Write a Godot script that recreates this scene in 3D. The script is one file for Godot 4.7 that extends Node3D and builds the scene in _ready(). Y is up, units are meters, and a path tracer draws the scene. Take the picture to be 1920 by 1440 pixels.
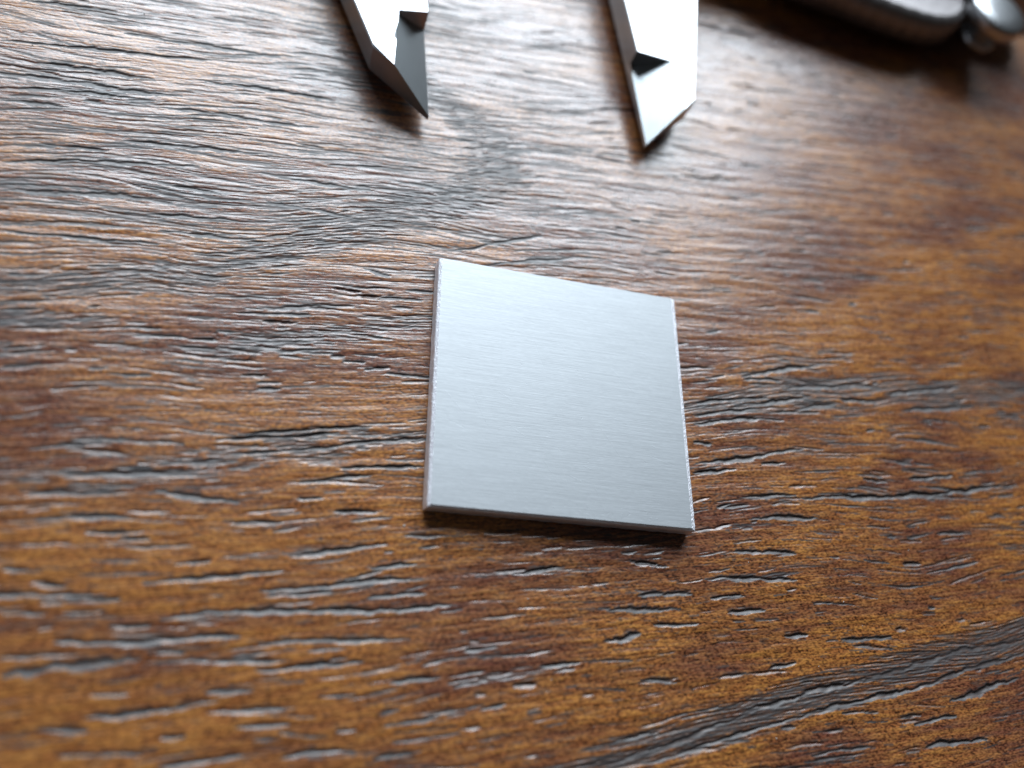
extends Node3D

# One unit "S" of the sketch below is the side of the metal plate (25 mm).
const S := 0.025
# the patch of table modelled with real relief, in millimetres: u along the grain, v across it
const U0 := -64.0
const V0 := -86.0
const UL := 172.0
const VL := 138.0
const W := 1408
const H := 1920
const TURN := 7.5

var depth := PackedFloat32Array()
var stain_and_shade := PackedByteArray()
var wave := PackedByteArray()
var rng := RandomNumberGenerator.new()


func _ready() -> void:
	rng.seed = 71
	# camera
	var cam := Camera3D.new()
	cam.name = "camera"
	var right := Vector3(0.95388, 0.30016, -0.00393)
	var up := Vector3(-0.13082, 0.40388, -0.90541)
	cam.transform = Transform3D(Basis(right, up, right.cross(up)).orthonormalized(), Vector3(-1.0331, 2.6849, 1.2915) * S)
	cam.fov = 50.4
	cam.near = 0.002
	cam.far = 20.0
	var lens := CameraAttributesPhysical.new()
	lens.frustum_focal_length = 4.3
	lens.exposure_aperture = 1.9
	lens.frustum_focus_distance = 0.0775
	cam.attributes = lens
	add_child(cam)
	cam.fov = 50.4
	# the dim room
	var around := WorldEnvironment.new()
	around.name = "room_air"
	var env := Environment.new()
	env.background_mode = Environment.BG_COLOR
	env.background_color = Color(0.16, 0.155, 0.15)
	env.tonemap_mode = Environment.TONE_MAPPER_LINEAR
	env.tonemap_exposure = 1.15
	env.sdfgi_enabled = true
	env.ssao_enabled = true
	env.ssil_enabled = true
	around.environment = env
	add_child(around)
	# the window behind the caliper
	var window := AreaLight3D.new()
	window.name = "window_light"
	window.area_size = Vector2(1.2, 0.80)
	window.area_normalize_energy = false
	window.light_energy = 3.65
	window.light_color = Color(0.91, 0.96, 1.0)
	window.shadow_enabled = true
	add_child(window)
	window.look_at_from_position(Vector3(0.07, 0.64, -1.02), Vector3(0, 0, 0))
	make_wall()
	make_table()
	make_dust()
	make_plate()
	make_caliper()


# ---------------------------------------------------------------- helpers

func tag(o: Node, label: String, category: String, kind := "") -> void:
	o.set_meta("label", label)
	o.set_meta("category", category)
	if kind != "":
		o.set_meta("kind", kind)


func mesh_node(called: String, m: Mesh, material: Material, parent: Node) -> MeshInstance3D:
	var o := MeshInstance3D.new()
	o.name = called
	o.mesh = m
	if material:
		o.material_override = material
	parent.add_child(o, true)
	return o


func face(st: SurfaceTool, pts: Array, outward: Vector3) -> void:
	# a flat polygon as a fan, wound so that its front looks along `outward`
	var n := Vector3.ZERO
	for k in pts.size():
		n += (pts[k] as Vector3).cross(pts[(k + 1) % pts.size()] as Vector3)
	if n.dot(outward) > 0.0:
		pts = pts.duplicate()
		pts.reverse()
	for k in range(1, pts.size() - 1):
		for p in [pts[0], pts[k], pts[k + 1]]:
			var v: Vector3 = p
			st.set_uv(Vector2(v.x, v.z) / S)
			st.add_vertex(v)


func p3(a: Vector2, h: float) -> Vector3:
	return Vector3(a.x, h, a.y) * S


# stacks of rings joined to a solid; rings run counter-clockwise seen from above (x right, z down)
func loft(st: SurfaceTool, rings: Array, smooth := 0, uv_scale := 1.0) -> void:
	st.set_smooth_group(smooth if smooth else 0xFFFFFFFF)
	var n: int = rings[0].size()
	for r in rings.size() - 1:
		var a: PackedVector3Array = rings[r]
		var b: PackedVector3Array = rings[r + 1]
		for k in n:
			var q := (k + 1) % n
			for v in [a[k], b[k], a[q], a[q], b[k], b[q]]:
				st.set_uv(Vector2(v.x + v.z, v.y) / S * uv_scale)
				st.add_vertex(v)
	st.set_smooth_group(0xFFFFFFFF)
	for cap in 2:
		var ring: PackedVector3Array = rings[0] if cap == 0 else rings[-1]
		var c := Vector3.ZERO
		for v in ring:
			c += v / n
		for k in n:
			var q := (k + 1) % n
			for v in ([c, ring[k], ring[q]] if cap == 0 else [c, ring[q], ring[k]]):
				st.set_uv(Vector2(v.x, v.z) / S * uv_scale)
				st.add_vertex(v)


func ring_of(plan: PackedVector2Array, h: float, inset: float) -> PackedVector3Array:
	var out := PackedVector3Array()
	var n := plan.size()
	var turn := 0.0
	for k in n:
		turn += plan[k].cross(plan[(k + 1) % n])
	for k in n:
		var d0 := (plan[k] - plan[(k + n - 1) % n]).normalized()
		var d1 := (plan[(k + 1) % n] - plan[k]).normalized()
		var m := (Vector2(-d0.y, d0.x) + Vector2(-d1.y, d1.x)).normalized() * signf(turn)
		var c := maxf(0.4, m.dot(Vector2(-d1.y, d1.x) * signf(turn)))
		out.append(p3(plan[k] + m * inset / c, h))
	return out


func finish(st: SurfaceTool) -> ArrayMesh:
	st.generate_normals()
	return st.commit()


func noise_layer(seed_: int, long: float, across: float, octaves := 2) -> PackedByteArray:
	# 0..255 noise over the patch, features `long` mm by `across` mm
	var k := minf(7.0, across / (VL / H))
	var w := clampi(roundi(UL * k / long), 4, W)
	var h := clampi(roundi(VL * k / across), 4, H)
	var n := FastNoiseLite.new()
	n.seed = seed_
	n.noise_type = FastNoiseLite.TYPE_SIMPLEX_SMOOTH
	n.frequency = 1.0 / k
	n.fractal_octaves = octaves
	n.fractal_type = FastNoiseLite.FRACTAL_FBM if octaves > 1 else FastNoiseLite.FRACTAL_NONE
	var im := n.get_image(w, h)
	im.convert(Image.FORMAT_L8)
	im.resize(W, H, Image.INTERPOLATE_CUBIC)
	return im.get_data()


# the pale wall of the room to the left, which the window lights and the metal mirrors
func make_wall() -> void:
	var paint := StandardMaterial3D.new()
	paint.resource_name = "pale_wall_paint"
	paint.albedo_color = Color(0.72, 0.71, 0.72)
	paint.roughness = 0.9
	var box := BoxMesh.new()
	box.size = Vector3(0.1, 2.2, 2.6)
	var o := mesh_node("room_wall", box, paint, self)
	o.position = Vector3(-1.0, 0.35, -0.2)
	tag(o, "pale painted room wall to the left of the table, outside the picture", "wall", "structure")

# ---------------------------------------------------------------- table

# open pores and cracks that can be told apart in the wood: start u, v, end u, v, width (mm)
func seen_grooves() -> PackedFloat32Array:
	return PackedFloat32Array([
		-43.8,10.2,-37.3,10.5,0.50, -44.4,8.2,-37.7,8.3,0.42, -42.3,6.8,-32.3,6.9,0.61, -35.8,8.2,-29.2,9.3,0.61, -29.9,11.1,-25.9,11.1,0.44, -24.7,9.2,-22.7,9.3,0.36, -21.8,10.4,-18.2,10.7,0.41, -40.3,11.3,-36.2,11.4,0.33,
		-38.0,11.9,-35.7,12.0,0.29, -37.3,12.6,-34.3,12.7,0.33, -45.5,13.7,-43.7,13.9,0.35, -34.0,14.1,-31.3,14.0,0.33, -25.8,14.0,-17.4,13.5,0.48, -36.3,15.3,-25.8,15.2,0.41, -19.5,15.1,-15.1,15.2,0.44, -27.8,16.4,-14.5,16.7,0.55,
		-27.3,17.0,-22.1,17.1,0.37, -19.5,17.7,-14.6,17.7,0.47, -43.1,14.9,-41.1,15.3,0.35, -41.6,16.2,-37.5,16.4,0.35, -35.0,18.0,-11.9,18.9,0.57, -45.2,16.9,-42.4,17.1,0.37, -38.3,18.3,-35.3,18.6,0.34, -41.3,17.2,-38.4,17.3,0.30,
		-41.7,19.1,-29.1,19.9,0.57, -28.0,20.4,-16.1,21.1,0.44, -44.9,19.9,-40.0,20.2,0.36, -44.8,21.0,-35.8,21.1,0.80, -35.6,20.3,-33.0,20.6,0.38, -32.5,21.4,-25.9,21.8,0.42, -28.0,22.3,-19.9,22.7,0.46, -39.5,24.3,-32.6,24.5,0.46,
		-31.6,23.7,-28.1,23.9,0.37, -39.1,23.0,-36.7,23.2,0.29, -30.3,25.2,-25.2,25.4,0.33, -29.5,26.1,-25.5,26.4,0.33, -42.5,24.8,-39.0,25.2,0.45, -34.4,26.3,-32.7,26.4,0.32, -40.9,26.7,-35.4,27.3,0.34, -34.6,28.1,-28.9,28.2,0.48,
		-26.4,28.6,-20.9,28.9,0.43, -19.7,29.5,-15.9,29.5,0.44, 12.8,7.9,17.9,7.7,0.51, 17.8,13.0,26.2,12.9,0.61, 17.4,10.6,24.2,10.7,0.45, 24.6,11.1,54.3,10.8,0.75, 39.0,9.1,45.3,9.1,0.58, 15.5,15.9,22.4,16.5,0.58,
		11.6,18.2,21.7,18.9,0.56, 4.5,19.3,10.1,19.3,0.57, 11.8,20.0,15.4,20.0,0.44, 13.4,21.3,17.4,21.5,0.49, 0.4,20.1,8.7,20.5,0.56, 5.5,21.8,10.2,22.0,0.42, 0.6,22.6,4.2,22.7,0.72, 24.9,24.9,30.9,25.0,0.56,
		18.7,24.0,21.4,24.1,0.44, 16.2,26.7,19.4,26.3,0.56, 3.3,26.3,6.8,26.8,0.43, -1.3,32.3,14.1,30.0,0.66, 11.8,30.1,27.6,28.2,0.74, 25.0,28.4,47.3,26.5,0.83, 2.0,32.7,18.3,30.9,0.50, 17.1,31.0,34.7,29.6,0.66,
		33.4,29.7,46.6,28.0,0.63, -0.5,30.7,4.3,30.5,0.41, 35.3,31.2,44.9,30.3,0.67, 30.5,33.0,35.8,32.6,0.53, 31.1,34.9,38.5,35.1,0.57, -11.9,22.6,-9.1,22.5,0.50, -7.0,16.7,-2.0,16.3,0.42, -5.6,24.3,-1.8,24.2,0.38,
		-13.0,25.2,-10.6,25.1,0.36, -18.1,24.3,-13.8,24.1,0.40, -11.0,27.0,-8.8,26.9,0.40, 4.3,16.0,8.0,16.7,0.44, 21.1,-2.5,32.2,-4.0,0.67, 21.3,-2.3,26.0,-1.9,0.52, 14.8,0.5,23.8,0.1,0.56, 14.3,1.9,22.8,1.2,0.55,
		14.1,2.8,23.0,2.5,0.60, 25.8,-1.4,39.5,-1.4,0.74, 19.3,0.7,30.0,-0.4,0.58, 25.9,1.4,32.6,0.7,0.59, 33.2,0.2,38.1,0.5,0.61, 13.1,7.0,26.6,5.8,0.59, 20.9,7.2,23.9,7.1,0.47, 13.6,4.8,15.7,4.8,0.58,
		39.5,-0.6,51.1,-2.0,0.72, 41.0,1.4,52.3,0.7,0.71, -28.0,-5.1,-23.0,-5.2,0.53, -28.0,-8.5,-20.4,-9.1,0.50, -28.0,-7.7,-23.1,-8.0,0.44, -18.2,-13.2,-15.7,-12.6,0.54, -16.7,-2.2,-12.5,-2.0,0.48, -20.6,-3.4,-18.5,-3.3,0.37,
		-26.3,-4.2,-21.3,-4.6,0.37, -14.3,-10.9,-11.5,-10.8,0.48, -16.9,-10.0,-12.6,-10.0,0.47, -28.0,-1.2,-26.0,-1.2,0.40, -28.0,-0.6,-25.9,-0.7,0.40, -31.3,4.2,-20.9,3.5,0.43, -29.7,3.6,-18.1,3.0,0.39, -22.8,4.8,-13.4,4.1,0.44,
		-30.5,5.2,-21.0,5.0,0.38, -21.1,6.8,-13.9,6.6,0.43, -24.6,7.9,-18.4,7.5,0.42, -35.3,6.0,-30.5,5.7,0.41, -49.3,-22.1,-33.0,-23.5,0.53, -49.0,-19.2,-35.2,-19.1,0.68, -50.3,-31.7,-34.8,-31.7,0.71, -47.6,-33.5,-37.3,-33.5,0.66,
		-48.8,-30.3,-38.6,-30.9,0.51, -50.0,-28.6,-44.5,-29.0,0.55, -50.8,-35.7,-32.1,-36.8,0.54, -46.6,-24.4,-41.0,-24.2,0.48, -40.0,-25.4,-27.2,-25.7,0.57, -37.0,-21.1,-30.8,-20.3,0.48, -27.2,-19.9,-17.8,-18.8,0.50, -36.5,-15.8,-28.0,-15.8,0.52,
		-37.5,-17.4,-29.4,-17.7,0.47, -49.7,-41.1,-41.2,-41.6,0.56, -40.5,-38.9,-25.9,-38.1,0.57, -36.8,-30.0,-21.8,-29.6,0.53, -33.0,-34.0,-19.5,-33.4,0.56, -26.0,-23.1,-16.7,-22.2,0.52, -48.6,-15.0,-36.1,-14.4,0.44, -9.1,-15.9,1.1,-18.6,0.53,
		-6.5,-14.2,4.3,-16.2,0.52,
	])


# dark growth bands: u, v, half width (mm) along each line
func bands() -> Array:
	return [
		[[-60, -10, 1.3], [-43, -10.1, 1.2], [-38, -10.7, 1.2], [-31, -12.6, 1.3], [-24, -15.3, 1.5], [-16, -19.1, 1.8], [-8.4, -22.4, 2.2], [-3.5, -25.9, 2.5], [-3.5, -30.8, 2.2], [-7, -34, 1.6], [-12, -38, 1.0]],
		[[-8, 33.2, 0.7], [-3.2, 32.4, 1.0], [7.3, 31.0, 1.2], [18.7, 29.3, 1.2], [31.3, 28.0, 1.2], [47.3, 26.2, 1.3], [80, 22, 1.2]],
		[[-55, 7.4, 0.7], [-37.2, 6.9, 1.0], [-29.2, 5.7, 1.2], [-21.0, 4.4, 1.2], [-11, 3.0, 1.0]],
		[[13, 1.2, 0.8], [24.5, -0.1, 1.3], [38.9, -0.9, 1.6], [60.7, -1.3, 1.5], [100, -3, 1.5]],
		[[-60, -6.9, 0.8], [-47.7, -6.7, 0.8], [-39.5, -6.5, 0.3]],
		[[-31, -3.5, 0.5], [-27, -5.2, 0.9], [-12, -8.2, 0.6]],
	]


func band_layer(weights: Array) -> PackedByteArray:
	var w := 352
	var h := 480
	var out := PackedByteArray()
	out.resize(w * h)
	var all_bands := bands()
	for which in all_bands.size():
		var line: Array = all_bands[which]
		var weight: float = weights[which]
		for k in line.size() - 1:
			var a := Vector2(line[k][0], line[k][1])
			var b := Vector2(line[k + 1][0], line[k + 1][1])
			var ra: float = line[k][2]
			var rb: float = line[k + 1][2]
			var reach := maxf(ra, rb) * 1.8
			var i0 := clampi(int((minf(a.x, b.x) - reach - U0) / UL * w), 0, w - 1)
			var i1 := clampi(int((maxf(a.x, b.x) + reach - U0) / UL * w), 0, w - 1)
			var j0 := clampi(int((minf(a.y, b.y) - reach - V0) / VL * h), 0, h - 1)
			var j1 := clampi(int((maxf(a.y, b.y) + reach - V0) / VL * h), 0, h - 1)
			for j in range(j0, j1 + 1):
				for i in range(i0, i1 + 1):
					var p := Vector2(U0 + (i + 0.5) * UL / w, V0 + (j + 0.5) * VL / h)
					var t := clampf((p - a).dot(b - a) / (b - a).length_squared(), 0.0, 1.0)
					var d := p.distance_to(a.lerp(b, t)) / lerpf(ra, rb, t)
					var s := int(255.0 * weight * clampf(1.65 - d, 0.0, 1.0))
					if s > out[j * w + i]:
						out[j * w + i] = s
	var im := Image.create_from_data(w, h, false, Image.FORMAT_L8, out)
	im.resize(W, H, Image.INTERPOLATE_BILINEAR)
	return im.get_data()


# where the wood itself is paler and more golden: broad patches with wandering borders
func paler_wood() -> PackedByteArray:
	var w := 176
	var h := 240
	var out := PackedByteArray()
	out.resize(w * h)
	var n := FastNoiseLite.new()
	n.seed = 31
	n.frequency = 0.05
	n.fractal_octaves = 4
	for j in h:
		for i in w:
			var p := Vector2(U0 + (i + 0.5) * UL / w, V0 + (j + 0.5) * VL / h)
			var wob := n.get_noise_2d(p.x * 0.6, p.y * 2.0) * 0.9
			var best := 0.0
			for spot in [Vector4(-36, 20, 26, 13), Vector4(52, -10, 26, 9), Vector4(20, 24, 26, 7), Vector4(60, 14, 26, 8), Vector4(-34, -15, 22, 4), Vector4(-20, 9, 14, 5)]:
				var d := Vector2((p.x - spot.x) / spot.z, (p.y - spot.y) / spot.w).length()
				best = maxf(best, clampf((1.25 - d + wob) * 1.6, 0.0, 1.0))
			out[j * w + i] = int(best * 255.0)
	var im := Image.create_from_data(w, h, false, Image.FORMAT_L8, out)
	im.resize(W, H, Image.INTERPOLATE_CUBIC)
	return im.get_data()


# one open pore: a lens of steep far wall and flat floor, pressed into the depth map
func groove(u0: float, v0: float, u1: float, v1: float, width: float, deep: float, stained: float, follow: float) -> void:
	var i0 := (u0 - U0) / UL * W
	var i1 := (u1 - U0) / UL * W
	var span := maxf(2.0, i1 - i0)
	var um := (u0 + u1) * 0.5
	var jm := clampi(int(((v0 + v1) * 0.5 - V0) / VL * H), 0, H - 1)
	var im := clampi(int((um - U0) / UL * W), 0, W - 1)
	var w0: float = wave[jm * W + im]
	var ph := rng.randf() * 6.28
	var ph2 := rng.randf() * 6.28
	var f1 := rng.randf_range(0.25, 0.5)
	var f2 := rng.randf_range(0.9, 1.8)
	var blunt := rng.randf_range(0.35, 0.6)
	var px := VL / H
	var walk := 0.0
	for i in range(maxi(0, int(i0)), mini(W, int(i1) + 1)):
		var t := (i - i0) / span
		var e := pow(maxf(0.0, 4.0 * t * (1.0 - t)), blunt)
		var mm := i * UL / W
		e *= 0.82 + 0.22 * sin(mm * f1 * 3.0 + ph) + 0.12 * sin(mm * f2 * 3.0 + ph2)
		walk = walk * 0.96 + rng.randf_range(-0.06, 0.06) * width
		var hw := width * 0.5 * e * rng.randf_range(0.93, 1.05)
		if hw < 0.03:
			continue
		var vc := lerpf(v0, v1, t) + follow * (float(wave[jm * W + i]) - w0) + width * (0.06 * sin(mm * f2 * 1.7 + ph) + 0.2 * sin(mm * f1 * 0.9 + ph2)) + walk
		var j0 := int((vc - hw * 1.6 - V0) / px)
		var j1 := int((vc + hw * 1.25 - V0) / px) + 1
		if j0 < 0 or j1 >= H:
			continue
		var full := deep * minf(1.0, e * 1.2)
		for j in range(j0, j1 + 1):
			var q := (V0 + (j + 0.5) * px - vc) / hw
			var d := 0.0
			if q < -0.5:
				d = 0.5 + 0.5 * cos(PI * minf(1.0, (-0.5 - q) / 0.55))
			else:
				d = 0.5 + 0.5 * cos(PI * minf(1.0, (q + 0.5) / 1.65))
			var at := j * W + i
			# the stain creeps past the far rim and paints shade on the far wall
			if q < 0.8:
				var s := int(stained * 255.0 * (1.0 if q > -1.15 else 0.55))
				if s > stain_and_shade[at]:
					stain_and_shade[at] = s
			d = minf(1.0, d) * full
			if d > depth[at]:
				depth[at] = d


func make_table() -> void:
	depth.resize(W * H)
	stain_and_shade.resize(W * H)
	var band := band_layer([1, 0.8, 0.7, 0.55, 1, 0.8])
	var paler := paler_wood()
	var dark := band_layer([0.62, 0.3, 0.25, 0.1, 0.7, 0.3])
	wave = noise_layer(3, 34.0, 16.0, 2)
	var lush := noise_layer(5, 30.0, 9.0, 3)
	var ridge := noise_layer(7, 22.0, 1.5, 2)
	var fibre := noise_layer(11, 3.4, 0.30, 3)
	var fleck := noise_layer(13, 0.9, 0.34, 2)
	var mottle := noise_layer(23, 0.42, 0.19, 1)
	var blotch := noise_layer(17, 26.0, 11.0, 4)
	var streak := noise_layer(19, 16.0, 1.3, 3)
	var px := VL / H
	var follow := 0.011
	# pores seen one by one
	var g := seen_grooves()
	for k in g.size() / 5:
		var soft := 0.55 if g[k * 5 + 1] < -4.0 else 1.0
		groove(g[k * 5], g[k * 5 + 1], g[k * 5 + 2], g[k * 5 + 3], g[k * 5 + 4] * 1.15, soft * rng.randf_range(0.11, 0.2), 0.95, 0.0)
	# the many others
	var done := 0
	while done < 4300:
		var u := U0 + rng.randf() * UL
		var v := V0 + rng.randf() * VL
		var at := clampi(int((v - V0) / px), 0, H - 1) * W + clampi(int((u - U0) / UL * W), 0, W - 1)
		var chance := pow(lush[at] / 255.0, 2.0) * 1.3 + 0.12
		if v < -12.0 and u < 10.0:
			chance = maxf(chance, 0.34)
		if v > 0.0 and u < 30.0 and v < 34.0 and u > -46.0:
			chance *= 0.4
		if u > 12.0 and v < -6.0:
			chance *= 0.35
		if rng.randf() > chance:
			continue
		done += 1
		var long := exp(rng.randfn(1.0, 0.55))
		var wide := clampf(0.22 + rng.randfn(0.10, 0.10), 0.12, 0.6)
		var press := 1.0
		if v < -12.0 and u < 10.0:
			long *= 2.3
			press = 0.5
		var tilt := rng.randfn(0.0, 0.025) * long
		groove(u - long * 0.5, v - tilt * 0.5, u + long * 0.5, v + tilt * 0.5, wide, wide * press * rng.randf_range(0.13, 0.34), rng.randf_range(0.45, 0.95), follow)
	# short pores crowded in the dark growth bands
	done = 0
	var tries := 0
	while done < 2600 and tries < 400000:
		tries += 1
		var u := U0 + rng.randf() * UL
		var v := V0 + rng.randf() * VL
		var at := clampi(int((v - V0) / px), 0, H - 1) * W + clampi(int((u - U0) / UL * W), 0, W - 1)
		if rng.randf() > band[at] / 255.0 - 0.15:
			continue
		done += 1
		var long := rng.randf_range(0.7, 3.4)
		if v > 20.0 or u > 10.0:
			long *= 2.6
		groove(u - long * 0.5, v + long * 0.02, u + long * 0.5, v - long * 0.02, rng.randf_range(0.16, 0.34), rng.randf_range(0.03, 0.09), rng.randf_range(0.5, 0.9), follow)
	# thin long pores that follow the darker streaks of the grain
	done = 0
	while done < 3800:
		var u := U0 + rng.randf() * UL
		var v := V0 + rng.randf() * VL
		var at := clampi(int((v - V0) / px), 0, H - 1) * W + clampi(int((u - U0) / UL * W), 0, W - 1)
		if rng.randf() > clampf((0.56 - streak[at] / 255.0) * 5.0, 0.04, 1.0):
			continue
		done += 1
		var long := exp(rng.randfn(1.05, 0.5))
		groove(u - long * 0.5, v, u + long * 0.5, v + rng.randfn(0.0, 0.012) * long, rng.randf_range(0.10, 0.22), rng.randf_range(0.02, 0.06), rng.randf_range(0.4, 0.9), follow)
	# hair-fine pores everywhere
	for k in 26000:
		var u := U0 + rng.randf() * UL
		var v := V0 + rng.randf() * VL
		var long := rng.randf_range(0.35, 1.6)
		groove(u, v, u + long, v + rng.randfn(0.0, 0.03), rng.randf_range(0.07, 0.15), rng.randf_range(0.003, 0.012), rng.randf_range(0.15, 0.55), follow)
	# flat dark dashes: closed pores filled by the stain
	for k in 9000:
		var u := U0 + rng.randf() * UL
		var v := V0 + rng.randf() * VL
		var long := exp(rng.randfn(0.1, 0.5))
		groove(u, v, u + long, v + rng.randfn(0.0, 0.03), rng.randf_range(0.10, 0.24), 0.004, rng.randf_range(0.25, 0.7), follow)
	# fine scratches across the grain
	var scratch := PackedByteArray()
	scratch.resize(W * H)
	for k in 1500:
		var u := U0 + rng.randf() * UL
		var v := V0 + rng.randf() * VL
		if k > 700:
			u = rng.randfn(14.0, 13.0)
			v = rng.randfn(22.0, 7.0)
		var lean := rng.randfn(0.55, 0.25)
		var long := rng.randf_range(1.0, 6.0)
		var s := rng.randi_range(30, 120)
		var steps := int(long / px)
		for n in steps:
			var i := int((u + lean * n * px - U0) / UL * W)
			var j := int((v - V0) / px) + n
			if i >= 0 and i < W and j < H and rng.randf() < 0.85:
				scratch[j * W + i] = s
	# colour, gloss and fine relief of each spot
	var to_srgb := PackedByteArray()
	to_srgb.resize(2048)
	for k in 2048:
		to_srgb[k] = int(round(Color(k / 2047.0, 0, 0).linear_to_srgb().r * 255.0))
	var rgb := PackedByteArray()
	rgb.resize(W * H * 3)
	var rough := PackedByteArray()
	rough.resize(W * H)
	var fine := PackedByteArray()
	fine.resize(W * H)
	for at in W * H:
		var b: float = blotch[at] / 255.0
		var st_: float = streak[at] / 255.0
		var fl: float = fleck[at] / 255.0
		var fi: float = fibre[at] / 255.0
		var gold := clampf((b - 0.5) * 1.7 + (st_ - 0.5) * 1.1 + 0.42 + 0.5 * paler[at] / 255.0, 0.0, 1.0)
		# stained fibres: short darker dashes and lighter flecks along the grain
		var dash := clampf((fi - 0.5) * 1.9 + 0.5, 0.0, 1.0)
		var spot := clampf((fl - 0.5) * 1.3 + (mottle[at] / 255.0 - 0.5) * 2.0 + 0.5, 0.0, 1.0)
		var shade := 0.18 + 0.52 * dash + 0.82 * spot - 0.0030 * scratch[at]
		shade = maxf(shade, 0.08)
		var red := clampf(1.25 - dash - 0.35 * spot, 0.0, 1.0)
		var r := (0.165 + 0.165 * gold) * shade
		var gr := (0.066 + 0.073 * gold) * shade * (1.0 - 0.22 * red)
		var bl := (0.030 - 0.001 * gold) * shade
		var bd: float = dark[at] / 255.0
		bd = clampf(bd * 1.15 + (fi - 0.5) * 1.1 + (st_ - 0.5) * 1.3 - 0.25, 0.0, 0.8) * minf(1.0, bd * 3.0)
		r += (0.075 - r) * bd
		gr += (0.046 - gr) * bd
		bl += (0.043 - bl) * bd
		var sd: float = stain_and_shade[at] / 255.0
		sd = clampf(sd * 1.3 + (fi - 0.5) * 0.9 + (fl - 0.5) * 0.5 - 0.2, 0.0, 1.0) if sd > 0.0 else 0.0
		r += (0.028 - r) * sd
		gr += (0.020 - gr) * sd
		bl += (0.019 - bl) * sd
		rgb[at * 3] = to_srgb[int(r * 2047.0)]
		rgb[at * 3 + 1] = to_srgb[int(gr * 2047.0)]
		rgb[at * 3 + 2] = to_srgb[int(bl * 2047.0)]
		rough[at] = int(255.0 * clampf(0.30 + 0.12 * (fi - 0.5) + 0.08 * (b - 0.5) + 0.26 * sd + 0.10 * sd * (fl - 0.5), 0.0, 1.0))
		fine[at] = clampi(int(128.0 + 150.0 * (fi - 0.5) + 60.0 * (fl - 0.5) + 0.25 * (mottle[at] - 128) - 0.35 * scratch[at]), 0, 255)
	var wood := StandardMaterial3D.new()
	wood.resource_name = "oiled_brushed_wood"
	wood.albedo_texture = ImageTexture.create_from_image(Image.create_from_data(W, H, false, Image.FORMAT_RGB8, rgb))
	wood.roughness = 1.0
	wood.roughness_texture = ImageTexture.create_from_image(Image.create_from_data(W, H, false, Image.FORMAT_L8, rough))
	wood.metallic_specular = 0.66
	wood.heightmap_enabled = true
	wood.heightmap_texture = ImageTexture.create_from_image(Image.create_from_data(W, H, false, Image.FORMAT_L8, fine))
	wood.heightmap_scale = 0.003
	# the relief itself
	var step := 3
	var nu := W / step
	var nv := H
	var du := UL / W * step
	var hgt := PackedFloat32Array()
	hgt.resize(nu * nv)
	for j in nv:
		for i in nu:
			var at := j * W + i * step + 1
			var amount := 0.06
			hgt[j * nu + i] = amount * (ridge[at] / 255.0 - 0.5) + 0.05 * (wave[at] / 255.0 - 0.5) + 0.03 * (streak[at] / 255.0 - 0.5) + 0.010 * (fibre[at] / 255.0 - 0.5) - depth[at]
	var pos := PackedVector3Array()
	var nrm := PackedVector3Array()
	var uv := PackedVector2Array()
	pos.resize(nu * nv)
	nrm.resize(nu * nv)
	uv.resize(nu * nv)
	for j in nv:
		var ja := maxi(j - 1, 0) * nu
		var jb := mini(j + 1, nv - 1) * nu
		for i in nu:
			var at := j * nu + i
			pos[at] = Vector3(U0 + (i + 0.5) * du, hgt[at], V0 + (j + 0.5) * px) * 0.001
			uv[at] = Vector2((i + 0.5) / nu, (j + 0.5) / nv)
			var sx := (hgt[j * nu + mini(i + 1, nu - 1)] - hgt[j * nu + maxi(i - 1, 0)]) / (2.0 * du)
			var sz := (hgt[jb + i] - hgt[ja + i]) / (2.0 * px)
			nrm[at] = Vector3(-sx, 1.0, -sz).normalized()
	var idx := PackedInt32Array()
	idx.resize((nu - 1) * (nv - 1) * 6)
	var n := 0
	for j in nv - 1:
		for i in nu - 1:
			var a := j * nu + i
			idx[n] = a
			idx[n + 1] = a + 1
			idx[n + 2] = a + nu
			idx[n + 3] = a + 1
			idx[n + 4] = a + nu + 1
			idx[n + 5] = a + nu
			n += 6
	var arrays := []
	arrays.resize(Mesh.ARRAY_MAX)
	arrays[Mesh.ARRAY_VERTEX] = pos
	arrays[Mesh.ARRAY_NORMAL] = nrm
	arrays[Mesh.ARRAY_TEX_UV] = uv
	arrays[Mesh.ARRAY_INDEX] = idx
	var m := ArrayMesh.new()
	m.add_surface_from_arrays(Mesh.PRIMITIVE_TRIANGLES, arrays)
	m.surface_set_material(0, wood)
	# the rest of the table top round the patch: the same wood, laid on mirrored
	var rest := SurfaceTool.new()
	rest.begin(Mesh.PRIMITIVE_TRIANGLES)
	var c := 12.0
	for j in range(-1, 2):
		for i in range(-1, 2):
			if i == 0 and j == 0:
				continue
			var ua := U0 + du * 0.5 + i * (UL - du)
			var va := V0 + px * 0.5 + j * (VL - px)
			var quad := [Vector2(0, 0), Vector2(1, 0), Vector2(1, 1), Vector2(0, 1)]
			for k in [0, 1, 2, 0, 2, 3]:
				var q: Vector2 = quad[k]
				rest.set_normal(Vector3.UP)
				rest.set_uv(Vector2(1.0 - q.x if i != 0 else q.x, 1.0 - q.y if j != 0 else q.y))
				rest.add_vertex(Vector3(ua + q.x * (UL - du), -0.03, va + q.y * (VL - px)) * 0.001)
	rest.set_material(wood)
	rest.commit(m)
	var top := MeshInstance3D.new()
	top.name = "table_top"
	top.mesh = m
	top.rotation_degrees.y = TURN
	top.position.y = -0.00006
	add_child(top)
	tag(top, "brown oiled wooden table top with open silvery grain under everything", "table", "structure")



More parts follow.
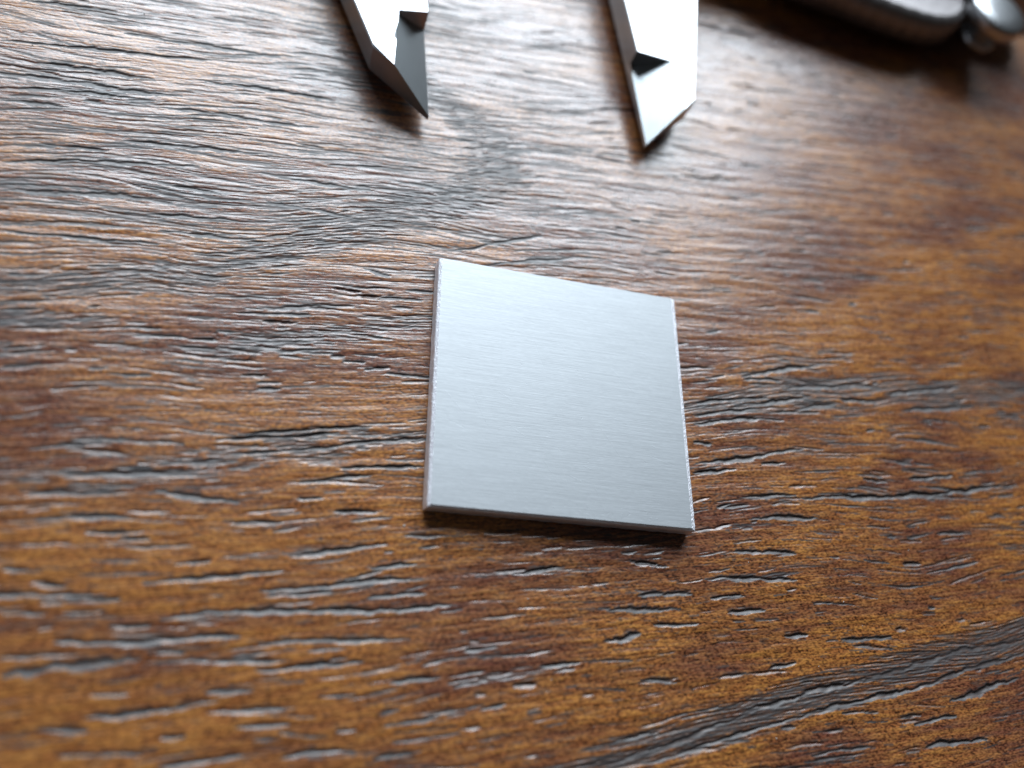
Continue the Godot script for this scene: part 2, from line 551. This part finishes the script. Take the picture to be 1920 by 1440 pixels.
# loose dust in and round the pores, too small and many to count
func make_dust() -> void:
	var bit := SphereMesh.new()
	bit.radius = 0.5
	bit.height = 0.8
	bit.radial_segments = 7
	bit.rings = 3
	var pale := StandardMaterial3D.new()
	pale.resource_name = "pale_dust"
	pale.albedo_color = Color(0.66, 0.64, 0.62)
	pale.roughness = 0.9
	bit.material = pale
	var mm := MultiMesh.new()
	mm.transform_format = MultiMesh.TRANSFORM_3D
	mm.mesh = bit
	mm.instance_count = 420
	for k in mm.instance_count:
		var u := rng.randf_range(-52.0, 96.0)
		var v := rng.randf_range(-70.0, 40.0)
		var at := clampi(int((v - V0) / VL * H), 0, H - 1) * W + clampi(int((u - U0) / UL * W), 0, W - 1)
		var size := exp(rng.randfn(-2.75, 0.4))
		var b := Basis(Vector3.UP, rng.randf() * TAU) * Basis.from_scale(Vector3(rng.randf_range(0.8, 2.2), 0.7, 0.9) * size * 0.001)
		mm.set_instance_transform(k, Transform3D(b, Vector3(u, 0.2 * size - depth[at], v) * 0.001))
	var o := MultiMeshInstance3D.new()
	o.name = "dust"
	o.multimesh = mm
	o.rotation_degrees.y = TURN
	o.position.y = -0.00006
	add_child(o)
	tag(o, "fine pale dust specks scattered over the brown wooden table", "dust", "stuff")

# ---------------------------------------------------------------- plate

func streak_texture(w: int, h: int, seed_: int, lo: float, hi: float) -> ImageTexture:
	# brush marks that run along u
	var n := FastNoiseLite.new()
	n.seed = seed_
	n.noise_type = FastNoiseLite.TYPE_VALUE
	n.frequency = 0.45
	n.fractal_octaves = 3
	var im := n.get_image(maxi(4, w / 40), h)
	im.convert(Image.FORMAT_L8)
	im.resize(w, h, Image.INTERPOLATE_CUBIC)
	var n2 := FastNoiseLite.new()
	n2.seed = seed_ + 1
	n2.noise_type = FastNoiseLite.TYPE_VALUE
	n2.frequency = 0.4
	var im2 := n2.get_image(w / 6, h)
	im2.convert(Image.FORMAT_L8)
	im2.resize(w, h, Image.INTERPOLATE_CUBIC)
	var a := im.get_data()
	var b := im2.get_data()
	for k in a.size():
		a[k] = clampi(int(255.0 * lerpf(lo, hi, (a[k] * 0.6 + b[k] * 0.4) / 255.0)), 0, 255)
	return ImageTexture.create_from_image(Image.create_from_data(w, h, false, Image.FORMAT_L8, a))


# random handling scratches and tiny burrs added to the brush marks
func scratched(t: ImageTexture) -> ImageTexture:
	var im := t.get_image()
	for k in 170:
		var p := Vector2(rng.randf(), rng.randf()) * 1024.0
		if k > 90:
			p.y = 1024.0 - absf(rng.randfn(0.0, 40.0))
		var way := Vector2.from_angle(rng.randfn(0.5, 0.7))
		var long := rng.randf_range(3.0, 14.0) if k > 30 else rng.randf_range(30.0, 160.0)
		var g := 1.0 if rng.randf() < 0.5 else 0.0
		for n in int(long):
			var q := p + way * n
			if q.x > 1 and q.y > 1 and q.x < 1022 and q.y < 1022:
				im.set_pixel(int(q.x), int(q.y), Color(g, g, g))
				if k > 30:
					im.set_pixel(int(q.x) + 1, int(q.y), Color(g, g, g))
	return ImageTexture.create_from_image(im)


func grit_texture(size: int, seed_: int, freq: float) -> NoiseTexture2D:
	var n := FastNoiseLite.new()
	n.seed = seed_
	n.noise_type = FastNoiseLite.TYPE_SIMPLEX
	n.frequency = freq
	n.fractal_octaves = 4
	var t := NoiseTexture2D.new()
	t.width = size
	t.height = size
	t.noise = n
	t.seamless = true
	return t


func make_plate() -> void:
	var brushed := StandardMaterial3D.new()
	brushed.resource_name = "brushed_aluminium"
	brushed.albedo_texture = streak_texture(1024, 1024, 5, 0.64, 0.74)
	brushed.albedo_color = Color(0.97, 0.985, 1.0)
	brushed.metallic = 1.0
	brushed.roughness = 0.6
	brushed.heightmap_enabled = true
	brushed.heightmap_texture = scratched(streak_texture(1024, 1024, 25, 0.3, 0.7))
	brushed.heightmap_scale = 0.0011
	var sawn := StandardMaterial3D.new()
	sawn.resource_name = "sawn_aluminium_edge"
	sawn.albedo_color = Color(0.92, 0.92, 0.94)
	sawn.metallic = 1.0
	sawn.roughness = 0.6
	sawn.uv1_scale = Vector3(3, 3, 3)
	sawn.heightmap_enabled = true
	sawn.heightmap_texture = grit_texture(512, 4, 0.08)
	sawn.heightmap_scale = 0.004
	var per := 90
	var jag := FastNoiseLite.new()
	jag.seed = 9
	jag.frequency = 0.23
	jag.fractal_octaves = 3
	# height, reach beyond the nominal square on the left, near, right and far side, raggedness
	var levels := [
		[0.002, -0.004, -0.006, -0.006, -0.006, 0.002], [0.006, 0.015, 0.0, 0.0, 0.0, 0.004], [0.030, 0.013, 0.001, 0.002, 0.0, 0.003],
		[0.054, 0.011, 0.002, 0.004, 0.0, 0.0025], [0.0575, 0.0085, 0.0, 0.002, -0.002, 0.0016], [0.064, -0.001, -0.0075, -0.014, -0.006, 0.0012],
	]
	var rings := []
	for l in levels.size():
		var r: Array = levels[l]
		var x0: float = -0.5 - r[1]
		var z1: float = 0.5 + r[2]
		var x1: float = 0.5 + r[3]
		var z0: float = -0.5 - r[4]
		var corners := [Vector2(x0, z0), Vector2(x0, z1), Vector2(x1, z1), Vector2(x1, z0)]
		var ring := PackedVector3Array()
		for side in 4:
			var a: Vector2 = corners[side]
			var b: Vector2 = corners[(side + 1) % 4]
			var out := Vector2(-(b - a).y, (b - a).x).normalized()
			for k in per:
				var t := float(k) / per
				var fade := minf(1.0, minf(t, 1.0 - t) * 20.0)
				var e := jag.get_noise_2d(side * 500.0 + k, l * 3.0) * float(r[5]) * fade * 0.55
				var p := a.lerp(b, t)
				# the corners are a little blunt
				p = p.lerp(Vector2.ZERO, 0.004 * (1.0 - minf(1.0, minf(t, 1.0 - t) * 60.0)))
				ring.append(p3(p - out * e, float(r[0])))
		rings.append(ring)
	var st := SurfaceTool.new()
	st.begin(Mesh.PRIMITIVE_TRIANGLES)
	var flat_face := SurfaceTool.new()
	flat_face.begin(Mesh.PRIMITIVE_TRIANGLES)
	loft(st, rings)
	var m := finish(st)
	m.surface_set_material(0, sawn)
	# the brushed face, a sheet of metal of its own standing a hair proud of the sawn block
	var last: PackedVector3Array = rings[-1]
	var lift := Vector3(0, 0.00001, 0)
	var mid := Vector3(0, 0.064 * S, 0) + lift
	for k in last.size():
		for v in [mid, last[(k + 1) % last.size()] + lift, last[k] + lift]:
			flat_face.set_uv(Vector2(v.x, v.z) / S + Vector2(0.5, 0.5))
			flat_face.add_vertex(v)
	flat_face.generate_normals()
	flat_face.generate_tangents()
	flat_face.set_material(brushed)
	flat_face.commit(m)
	var o := MeshInstance3D.new()
	o.name = "metal_plate"
	o.mesh = m
	add_child(o)
	tag(o, "small square plate of brushed silver aluminium with rough sawn edges, lying on the wood", "metal plate")


# ---------------------------------------------------------------- caliper

func jaw(called: String, a: Vector2, b: Vector2, tip: Vector2, rz: Vector2, e: Vector2, c: Vector2, d: Vector2, steel: Material, ground: Material, parent: Node) -> void:
	var hb := 0.05
	var ht := 0.175
	var he := 0.072
	var mid := (a + b + tip + c + d) / 5.0
	var st := SurfaceTool.new()
	st.begin(Mesh.PRIMITIVE_TRIANGLES)
	st.set_smooth_group(0xFFFFFFFF)
	var w := func(p: Vector2, q: Vector2) -> Vector3:
		var n := Vector2(-(q - p).y, (q - p).x)
		n *= signf(n.dot((p + q) * 0.5 - mid))
		return Vector3(n.x, 0, n.y)
	# rounded long edges: the top is drawn in a little
	var k := 0.006
	var da := (d - a).normalized() * k
	var a2 := a + da
	var b2 := b + da
	var d2 := d - da
	var c2 := c.lerp(mid, 0.02)
	var dn := ht - k
	face(st, [p3(a2, ht), p3(b2, ht), p3(rz, ht), p3(e, ht), p3(c2, ht), p3(d2, ht)], Vector3.UP)
	face(st, [p3(a, dn), p3(b, dn), p3(b2, ht), p3(a2, ht)], w.call(a, b) + Vector3.UP)
	face(st, [p3(d, dn), p3(c, dn), p3(c2, ht), p3(d2, ht)], w.call(c, d) + Vector3.UP)
	face(st, [p3(c, dn), p3(e, ht), p3(c2, ht)], w.call(c, e) + Vector3.UP)
	face(st, [p3(a, dn), p3(b, dn), p3(b, he), p3(tip, he), p3(tip, hb), p3(a, hb)], w.call(a, b))
	face(st, [p3(c, dn), p3(e, ht), p3(tip, he), p3(tip, hb), p3(c, hb)], w.call(c, tip))
	face(st, [p3(d, dn), p3(c, dn), p3(c, hb), p3(d, hb)], w.call(c, d))
	face(st, [p3(a, dn), p3(a2, ht), p3(d2, ht), p3(d, dn), p3(d, hb), p3(a, hb)], Vector3(0, 0, -1))
	face(st, [p3(a, hb), p3(tip, hb), p3(c, hb), p3(d, hb)], Vector3.DOWN)
	face(st, [p3(b, dn), p3(b2, ht), p3(rz, ht), p3(b, he)], Vector3(0, 0.2, 1))
	var o := mesh_node(called, finish(st), steel, parent)
	# the ground flank that thins the jaw to a measuring edge
	var fl := SurfaceTool.new()
	fl.begin(Mesh.PRIMITIVE_TRIANGLES)
	fl.set_smooth_group(0xFFFFFFFF)
	face(fl, [p3(b, he), p3(rz, ht), p3(e, ht), p3(tip, he)], Vector3.UP)
	mesh_node("measuring_edge", finish(fl), ground, o)


func make_caliper() -> void:
	var steel := StandardMaterial3D.new()
	steel.resource_name = "satin_steel"
	steel.albedo_color = Color(0.72, 0.73, 0.74)
	steel.metallic = 1.0
	steel.roughness = 0.30
	steel.heightmap_enabled = true
	steel.heightmap_texture = streak_texture(512, 512, 45, 0.2, 0.8)
	steel.heightmap_scale = 0.0014
	var ground: StandardMaterial3D = steel.duplicate()
	ground.resource_name = "ground_steel"
	ground.albedo_color = Color(0.62, 0.64, 0.65)
	ground.roughness = 0.31
	ground.uv1_scale = Vector3(1.5, 3, 1)
	var knurl: StandardMaterial3D = steel.duplicate()
	knurl.resource_name = "brushed_slider_steel"
	knurl.albedo_color = Color(0.60, 0.58, 0.58)
	knurl.roughness = 0.5
	var t := Node3D.new()
	t.name = "caliper"
	add_child(t)
	tag(t, "steel vernier caliper lying across the table with its open jaws towards the plate", "caliper")
	jaw("fixed_jaw", Vector2(-0.757, -3.0), Vector2(-0.632, -1.664), Vector2(-0.588, -1.18), Vector2(-0.786, -1.627), Vector2(-0.761, -1.3176), Vector2(-0.852, -1.39), Vector2(-1.54, -3.0), steel, ground, t)
	jaw("sliding_jaw", Vector2(0.19, -3.0), Vector2(0.362, -1.765), Vector2(0.425, -1.30), Vector2(0.547, -1.758), Vector2(0.583, -1.468), Vector2(0.643, -1.532), Vector2(0.82, -3.0), steel, ground, t)
	# the slider that carries the second jaw, its thumb rest, its screw, and the beam
	var st := SurfaceTool.new()
	st.begin(Mesh.PRIMITIVE_TRIANGLES)
	var body := PackedVector2Array([Vector2(0.2, -2.95), Vector2(0.86, -2.80), Vector2(1.0, -2.72), Vector2(2.0, -2.80), Vector2(3.2, -2.93), Vector2(3.24, -4.25), Vector2(0.1, -3.91)])
	loft(st, [ring_of(body, 0.05, 0.02), ring_of(body, 0.07, 0.0), ring_of(body, 0.32, 0.0), ring_of(body, 0.36, 0.03), ring_of(body, 0.365, 0.06)])
	mesh_node("slider", finish(st), knurl, t)
	st = SurfaceTool.new()
	st.begin(Mesh.PRIMITIVE_TRIANGLES)
	var ctrl := [Vector2(1.05, -2.74), Vector2(1.25, -2.62), Vector2(1.42, -2.56), Vector2(1.66, -2.545), Vector2(1.85, -2.52), Vector2(2.05, -2.505), Vector2(2.25, -2.515), Vector2(2.39, -2.57), Vector2(2.48, -2.66), Vector2(2.53, -2.79), Vector2(2.53, -2.85)]
	var curve := Curve2D.new()
	for k in ctrl.size():
		var tan_: Vector2 = (ctrl[mini(k + 1, ctrl.size() - 1)] - ctrl[maxi(k - 1, 0)]) / 6.0
		curve.add_point(ctrl[k], -tan_, tan_)
	curve.bake_interval = 0.028
	var rest := curve.get_baked_points()
	# shallow grip ribs round the rest
	for k in range(1, rest.size() - 1):
		var along := (rest[k + 1] - rest[k - 1]).normalized()
		rest[k] += Vector2(-along.y, along.x) * (0.005 if k % 4 < 2 else -0.002)
	rest.append(Vector2(1.05, -2.80))
	loft(st, [ring_of(rest, 0.075, 0.05), ring_of(rest, 0.085, 0.02), ring_of(rest, 0.10, 0.0), ring_of(rest, 0.19, 0.0), ring_of(rest, 0.225, 0.008), ring_of(rest, 0.25, 0.025), ring_of(rest, 0.262, 0.055)], 1)
	mesh_node("thumb_rest", finish(st), knurl, t)
	var screw := Node3D.new()
	screw.name = "lock_screw"
	screw.position = Vector3(2.675, 0.03, -2.70) * S
	t.add_child(screw)
	mesh_node("screw_head", lathe([[0.0, 0.195], [0.15, 0.195], [0.172, 0.202], [0.178, 0.215], [0.178, 0.270], [0.172, 0.284], [0.158, 0.291], [0.08, 0.297], [0.0, 0.299]]), steel, screw)
	mesh_node("screw_stem", lathe([[0.0, 0.06], [0.08, 0.06], [0.112, 0.07], [0.125, 0.09], [0.125, 0.11], [0.112, 0.13], [0.08, 0.14], [0.08, 0.196], [0.0, 0.197]]), steel, screw)
	st = SurfaceTool.new()
	st.begin(Mesh.PRIMITIVE_TRIANGLES)
	var beam := PackedVector2Array([Vector2(-2.2, -3.05), Vector2(0.9, -3.40), Vector2(6.5, -4.02), Vector2(6.44, -4.60), Vector2(-2.26, -3.63)])
	loft(st, [ring_of(beam, 0.09, 0.01), ring_of(beam, 0.10, 0.0), ring_of(beam, 0.215, 0.0), ring_of(beam, 0.225, 0.01)])
	mesh_node("beam", finish(st), steel, t)


func lathe(profile: Array) -> ArrayMesh:
	var st := SurfaceTool.new()
	st.begin(Mesh.PRIMITIVE_TRIANGLES)
	st.set_smooth_group(1)
	var sides := 40
	for k in profile.size() - 1:
		for s in sides:
			var q := []
			for pick in [[k, s], [k + 1, s], [k, s + 1], [k + 1, s + 1]]:
				var ang: float = -TAU * pick[1] / sides
				var pr: Array = profile[pick[0]]
				q.append(Vector3(cos(ang) * pr[0], pr[1], sin(ang) * pr[0]) * S)
			for v in [q[0], q[1], q[2], q[2], q[1], q[3]]:
				st.set_uv(Vector2(v.x, v.z) / S)
				st.add_vertex(v)
	return finish(st)
